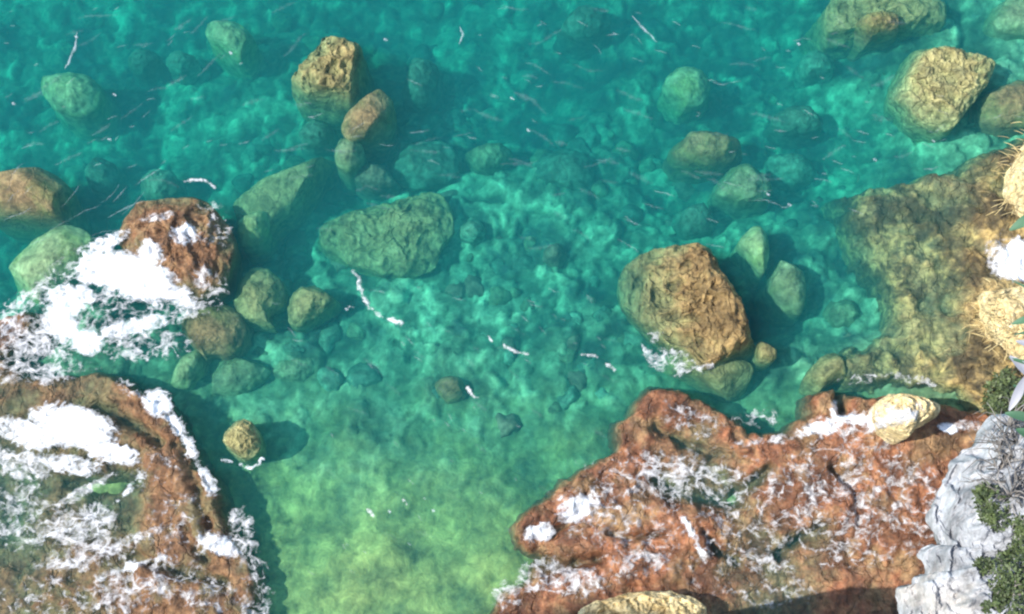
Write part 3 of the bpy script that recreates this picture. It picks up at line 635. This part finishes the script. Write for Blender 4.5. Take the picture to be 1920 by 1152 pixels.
def wisps(u0, v0, u1, v1, n, ang, ln, st=.48, w=4.0):
    for _ in range(n):
        u, v = rs.uniform(u0, u1), rs.uniform(v0, v1); a = math.radians(ang + rs.normal(0, 8)); l = ln * rs.uniform(.4, 1.3); pts = [(u, v)]
        for _k in range(4):
            a += rs.normal(0, .16); u += math.cos(a) * l / 4; v += math.sin(a) * l / 4; pts.append((u, v))
        br.append(('l', pts, w * rs.uniform(.7, 1.3), st * rs.uniform(.55, 1.0)))
wisps(0, 0, 480, 330, 34, -22, 18); wisps(1050, 20, 1300, 110, 12, 14, 22); wisps(1300, 60, 1680, 330, 22, 8, 20); wisps(850, 30, 1050, 260, 12, 20, 16); wisps(1500, 180, 1900, 330, 16, 8, 24)
wisps(500, 520, 1150, 700, 26, 25, 22); wisps(560, 760, 1100, 1100, 22, 40, 14); wisps(480, 60, 860, 330, 14, 0, 30); wisps(1150, 330, 1600, 460, 16, 10, 40); wisps(0, 330, 260, 480, 18, -35, 60)
wisps(0, 0, 560, 340, 30, -20, 60, .16, 15); wisps(900, 0, 1700, 340, 36, 9, 60, .16, 15); wisps(560, 200, 1200, 480, 25, 5, 50, .14, 13); wisps(480, 600, 1150, 1000, 30, 25, 40, .12, 12)
br += [('l', [(145, 60), (140, 90), (130, 115), (122, 130)], 6, 1.1), ('l', [(1185, 30), (1200, 48), (1215, 62), (1232, 80)], 6, 1.0), ('l', [(862, 50), (868, 65), (860, 85)], 5, 1.0)]
for u, v in [(1497, 83), (215, 178), (723, 75), (1480, 385), (960, 185), (990, 245), (1440, 365), (205, 262), (25, 195), (1750, 265), (1640, 300), (432, 100), (812, 958), (730, 960), (143, 70), (650, 580)]:
    br.append(('l', [(u - 3, v - 2), (u + 4, v + 2)], 6, 1.25))  # small white dabs painted as sun glints
def wisp_object():
    V, F, C = [], [], []
    for _, pts, w, st in br:                    # one wavy ribbon per wisp, widest in the middle
        L = smooth_poly(at(pts, 0.012), 8)[:0] if False else at(pts, 0.012); t = np.linspace(0, 1, 15)
        q = np.stack([np.interp(t * (len(L) - 1), np.arange(len(L)), L[:, j]) for j in range(3)], 1)
        q[:, :2] += 0.006 * rs.normal(size=(15, 2)); d = np.gradient(q[:, :2], axis=0); d /= np.linalg.norm(d, axis=1)[:, None] + 1e-9
        nrm = np.stack([-d[:, 1], d[:, 0]], 1); hw = 0.8 * w * 2 * TX * DIST / W * (np.sin(t * math.pi) ** .7 * .8 + .12) * rs.uniform(.55, 1.2, 15)
        b = len(V)
        for i in range(15):
            for s, cv in ((-1, -.05), (0, .6 * st * rs.uniform(.35, 1)), (1, -.05)):
                V.append((q[i, 0] + s * nrm[i, 0] * hw[i], q[i, 1] + s * nrm[i, 1] * hw[i], 0.012 + (0.02 if s == 0 else 0))); C.append(cv)
        for i in range(14):
            for s in (0, 1):
                a = b + i * 3 + s; F.append((a, a + 1, a + 4, a + 3))
    return mesh_obj('ripple_glints', V, np.array(F), M['streak'], attrs={'cover': C})
tag(wisp_object(), 'fine pale ribbons standing in for sky glints on the ripples of the open water', 'foam', None, 'stuff')

# ------------------------------------------------------------------ dry banks and cliff on the right
boulder('dry cream bank on the right edge above the dazzling foam',
    [(1990, 235), (1925, 255), (1905, 288), (1886, 330), (1874, 372), (1888, 405), (1930, 425), (1990, 420)], .9, .5, 'cream', 501, zbase=-1, n=150, rings=36, lump=.25, name='rock_bank', cat='rock')
boulder('dry golden bank on the right edge below the dazzling foam',
    [(1870, 545), (1835, 552), (1818, 580), (1830, 615), (1860, 645), (1890, 665), (1990, 680), (1990, 540)], .9, .5, 'cream', 502, zbase=-1, n=150, rings=36, lump=.25, name='rock_bank', cat='rock')
V, F = ring_rock([(1868, 775), (1848, 790), (1835, 812), (1826, 836), (1802, 846), (1795, 858), (1780, 868), (1776, 890), (1766, 905), (1758, 930), (1740, 965), (1750, 1000), (1762, 1038), (1755, 1030), (1742, 1020), (1722, 1036), (1734, 1072), (1728, 1080), (1716, 1082), (1712, 1115), (1700, 1102),
    (1682, 1106), (1688, 1150), (1695, 1230), (1800, 1300), (2040, 1300), (2080, 1000), (1990, 850), (1915, 790)],
    9.0, 8.0, -1.0, 77, n=420, rings=110, sides=30, tilt=(.28, -.25), amp=.02, cuts=0, cone=1.0, freq=1.6, lump=.5, p=5.0)
cliff = tag(mesh_obj('cliff', V, F, M['lime']), 'pale grey fluted limestone cliff rising in the lower right corner', 'cliff')
CB = BVHTree.FromPolygons([Vector(v) for v in V], F)
def on_cliff(u, v):
    d = Vector(at([(u, v)], 0)[0] - EYE).normalized(); h = CB.ray_cast(Vector(EYE), d)
    return np.array(h[0]) if h[0] is not None else at([(u, v)], 8)[0]

def leaves(n, centre, radii, size, rng, squash=0.5):
    d = rng.normal(size=(n, 3)); d /= np.linalg.norm(d, axis=1)[:, None]; r = rng.uniform(.45, 1.05, n) ** .6
    c = centre + d * r[:, None] * radii
    c = c + 0.18 * np.array(radii) * np.stack([perlin(c * 3.1 + k * 9, 40 + k) for k in range(3)], 1) * 2
    a = rng.normal(size=(n, 3)); a[:, 2] *= squash; a /= np.linalg.norm(a, axis=1)[:, None]
    b = np.cross(a, rng.normal(size=(n, 3)) * .5 + (0, 0, 1)); b /= np.linalg.norm(b, axis=1)[:, None]
    s = size * rng.uniform(.6, 1.3, n)[:, None]
    V = np.stack([c, c + a * s * .5 + b * s * .3, c + a * s * 1.1, c + a * s * .5 - b * s * .3], 1).reshape(-1, 3)
    return V, np.arange(4 * n).reshape(n, 4)

def tube(pts, r0, r1, k=6):
    pts = np.asarray(pts, float); V, F = [], []; n = len(pts)
    for i, p in enumerate(pts):
        d = pts[min(i + 1, n - 1)] - pts[max(i - 1, 0)]; d /= np.linalg.norm(d) + 1e-9
        a = np.cross(d, (0.3, 0.2, 1)); a /= np.linalg.norm(a) + 1e-9; b = np.cross(d, a); r = r0 + (r1 - r0) * i / (n - 1)
        for j in range(k):
            t = 2 * math.pi * j / k; V.append(p + r * (a * math.cos(t) + b * math.sin(t)))
    for i in range(n - 1):
        for j in range(k): F.append((i * k + j, i * k + (j + 1) % k, (i + 1) * k + (j + 1) % k, (i + 1) * k + j))
    F.append(tuple(range(k))[::-1]); F.append(tuple((n - 1) * k + j for j in range(k)))
    return V, F

def join(parts):
    V, F = [], []
    for v, f in parts:
        b = len(V); V.extend(map(tuple, v)); F.extend(tuple(int(q) + b for q in g) for g in f)
    return V, F

def branches(base, n, length, rng, r=.02):
    out = []
    for _ in range(n):
        p = np.array(base, float); d = rng.normal(size=3); d[2] = abs(d[2]) * .8 + .25; d /= np.linalg.norm(d); pts = [p]
        for _k in range(7):
            d = d + rng.normal(size=3) * .28; d /= np.linalg.norm(d); p = p + d * length / 7; pts.append(p)
        out.append(tube(pts, r, r * .25, 5))
    return out

def shrub(label, blobs, nleaf, size, seed, mat='leaf'):
    rng = np.random.default_rng(seed); c0 = on_cliff(*blobs[0][:2]); root = empty('shrub', c0); tag(root, label, 'shrub', 'shrubs on the cliff')
    parts, st = [], []
    for u, v, r in blobs:
        c = on_cliff(u, v); parts.append(leaves(int(nleaf), c + (0, 0, r * .35), (r, r, r * .7), size, rng)); st += branches(c - (0, 0, .1), 9, r * 1.2, rng, .018)
    V, F = join(parts); child('foliage', V, F, M[mat], root, smooth=False)
    V, F = join(st); child('stem', V, F, M['twig'], root)
shrub('dense dark green shrub filling the bottom right corner of the cliff', [(1905, 1120, .36), (1880, 1118, .28), (1900, 1075, .3), (1918, 1030, .26), (1872, 1110, .17), (1935, 1150, .4), (1915, 985, .17), (1885, 1050, .15), (1930, 1075, .3), (1862, 1140, .16)], 300, .07, 1)
shrub('small olive shrub growing in a cleft of the grey cliff', [(1858, 945, .26), (1870, 975, .22), (1850, 965, .15), (1845, 925, .14)], 300, .07, 2)
shrub('tiny dark shrub tuft low on the fluted cliff', [(1840, 1066, .16)], 300, .06, 3)

rng = np.random.default_rng(8); c0 = on_cliff(1895, 850); root = tag(empty('bare_bush', c0), 'leafless grey twig bush on the upper right of the cliff', 'bush')
V, F = join([t for u, v in ((1880, 830), (1895, 860), (1905, 900), (1890, 800), (1910, 830), (1898, 930), (1875, 880)) for t in branches(on_cliff(u, v) - (0, 0, .05), 22, .75, rng, .016)])
child('twig', V, F, M['twig'], root)

# vegetation on the banks and the rock foot
def bank_z(u, v, z):
    return at([(u, v)], z)[0]
rng = np.random.default_rng(21)
def straw(label, spots, n, length):
    root = tag(empty('grass_tuft', bank_z(spots[0][0], spots[0][1], .8)), label, 'dry grass', 'dry grass tufts'); P = []
    for u, v, r in spots:
        c = bank_z(u, v, .75)
        for _ in range(n):
            b = c + np.append(rng.normal(size=2) * r, -.15); a = rng.normal(3.3, .75); l = length * rng.uniform(.5, 1.2); t = np.linspace(0, 1, 6)
            d = np.array([math.cos(a), math.sin(a)]); q = np.stack([b[0] + d[0] * l * t ** 1.4, b[1] + d[1] * l * t ** 1.4, b[2] + .25 + l * (.8 * t - .75 * t * t)], 1)
            P.append(tube(q, .012, .004, 4))
    V, F = join(P); child('blade', V, F, M['straw'], root)['kind'] = 'stuff'
straw('straw coloured dry grass spilling over the golden bank on the right edge', [(1860, 580, .35), (1890, 600, .3), (1845, 600, .2), (1880, 560, .3), (1900, 635, .2), (1870, 630, .25)], 22, .34)
straw('pale dry grass fringe on the cream bank near the upper right edge', [(1893, 350, .25), (1905, 310, .25), (1890, 390, .2), (1912, 280, .2)], 18, .28)
root = tag(empty('shrub', bank_z(1868, 735, .5)), 'olive weedy bush at the rock foot left of the pale leaves', 'shrub', 'shrubs on the cliff')
rng = np.random.default_rng(31); parts, st = [], []
for u, v, r in ((1868, 735, .3), (1885, 715, .28), (1860, 755, .2), (1885, 750, .25), (1900, 740, .3)):
    c = bank_z(u, v, .5); parts.append(leaves(260, c, (r, r, r * .6), .09, rng)); st += branches(c - (0, 0, .4), 6, .5, rng, .015)
V, F = join(parts); child('foliage', V, F, M['leaf'], root, smooth=False); V, F = join(st); child('stem', V, F, M['twig'], root)

# broad leaves of a plant leaning in close to the viewer on the right
zl = 24.6
def leaf_shape(tip, base, wid, bend):
    """a folded pointed leaf from base to tip"""
    t = np.linspace(0, 1, 9); d = tip - base; L = np.linalg.norm(d); s = np.cross(d, (0, .3, 1)); s /= np.linalg.norm(s)
    V = []
    for i, q in enumerate(t):
        c = base + d * q + np.array([0, 0, bend * L * 4 * q * (1 - q)]); w = wid * math.sin(math.pi * min(1, q * .93 + .03)) ** .8
        for k in (-1, -.5, 0, .5, 1): V.append(c + s * w * k + np.array([0, 0, .25 * w * abs(k)]))
    F = [(i * 5 + j, i * 5 + j + 1, i * 5 + j + 6, i * 5 + j + 5) for i in range(8) for j in range(4)]
    return V, F
sp = [at([q], zl)[0] for q in ((1985, 380), (1960, 480), (1950, 600), (1948, 700), (1955, 800), (1975, 900))]
root = tag(empty('leafy_branch', sp[-1]), 'leafy branch with broad green and pale leaves leaning in at the right edge', 'branch')
V, F = tube(sp, .012, .006); child('stem', V, F, M['twig'], root)
for tip, base, wd_, mt in [((1893, 432), (1962, 392), .030, 'bigleaf'), ((1897, 526), (1955, 560), .007, 'bigleaf'), ((1897, 608), (1950, 592), .020, 'bigleaf'), ((1901, 628), (1950, 620), .008, 'bigleaf'), ((1890, 672), (1950, 690), .012, 'bigleaf'),
        ((1892, 770), (1922, 706), .022, 'paleleaf'), ((1893, 668), (1945, 720), .028, 'paleleaf'), ((1900, 722), (1950, 760), .02, 'bigleaf'), ((1884, 775), (1948, 790), .026, 'bigleaf'), ((1905, 640), (1952, 655), .02, 'paleleaf'), ((1905, 805), (1955, 830), .03, 'bigleaf')]:
    V, F = leaf_shape(at([tip], zl)[0], at([base], zl + .02)[0], wd_ * 1.1, .08); child('leaf', V, F, M[mt], root)

# unseen headland left of the viewer, put in to shade the foot of the picture
n = 60; ang = np.linspace(0, 2 * math.pi, n, endpoint=False)
hp = np.stack([np.clip(np.cos(ang) * 1.35, -1, 1) * 7.5 - 25, np.clip(np.sin(ang) * 1.35, -1, 1) * 12 - 23], 1); V = []
for z in np.linspace(-8, 40, 50):
    V.extend(np.column_stack([hp, np.full(n, z)]))
V.append((-25, -23, 41.0)); V = np.array(V) - (0, 1.6, 0); V = V + 0.9 * np.stack([fbm(V * .22 + k * 13, 5, 90 + k) for k in range(3)], 1)
F = [(a * n + j, a * n + (j + 1) % n, (a + 1) * n + (j + 1) % n, (a + 1) * n + j) for a in range(49) for j in range(n)] + [(49 * n + j, 49 * n + (j + 1) % n, 50 * n) for j in range(n)]
tag(mesh_obj('shade_headland', V, F, M['lime']), 'tall grey headland of the sea cliff, unseen beside the viewer and put in for its shade', 'cliff')

# sea air between the cliff top and the water
m = N('sea_air'); pv = m.n('VolumePrincipled', {'Color': (.82, .90, 1.0, 1), 'Density': 0.0004, 'Anisotropy': 0.2})
hz = np.array([[sx * 190, sy * 190, z] for z in (-15.5, 44.0) for sy in (-1, 1) for sx in (-1, 1)])
tag(mesh_obj('haze', hz, [(0, 2, 3, 1), (4, 5, 7, 6), (0, 1, 5, 4), (1, 3, 7, 5), (3, 2, 6, 7), (2, 0, 4, 6)], m.done(vol=pv.outputs[0]), smooth=False), kind='stuff')
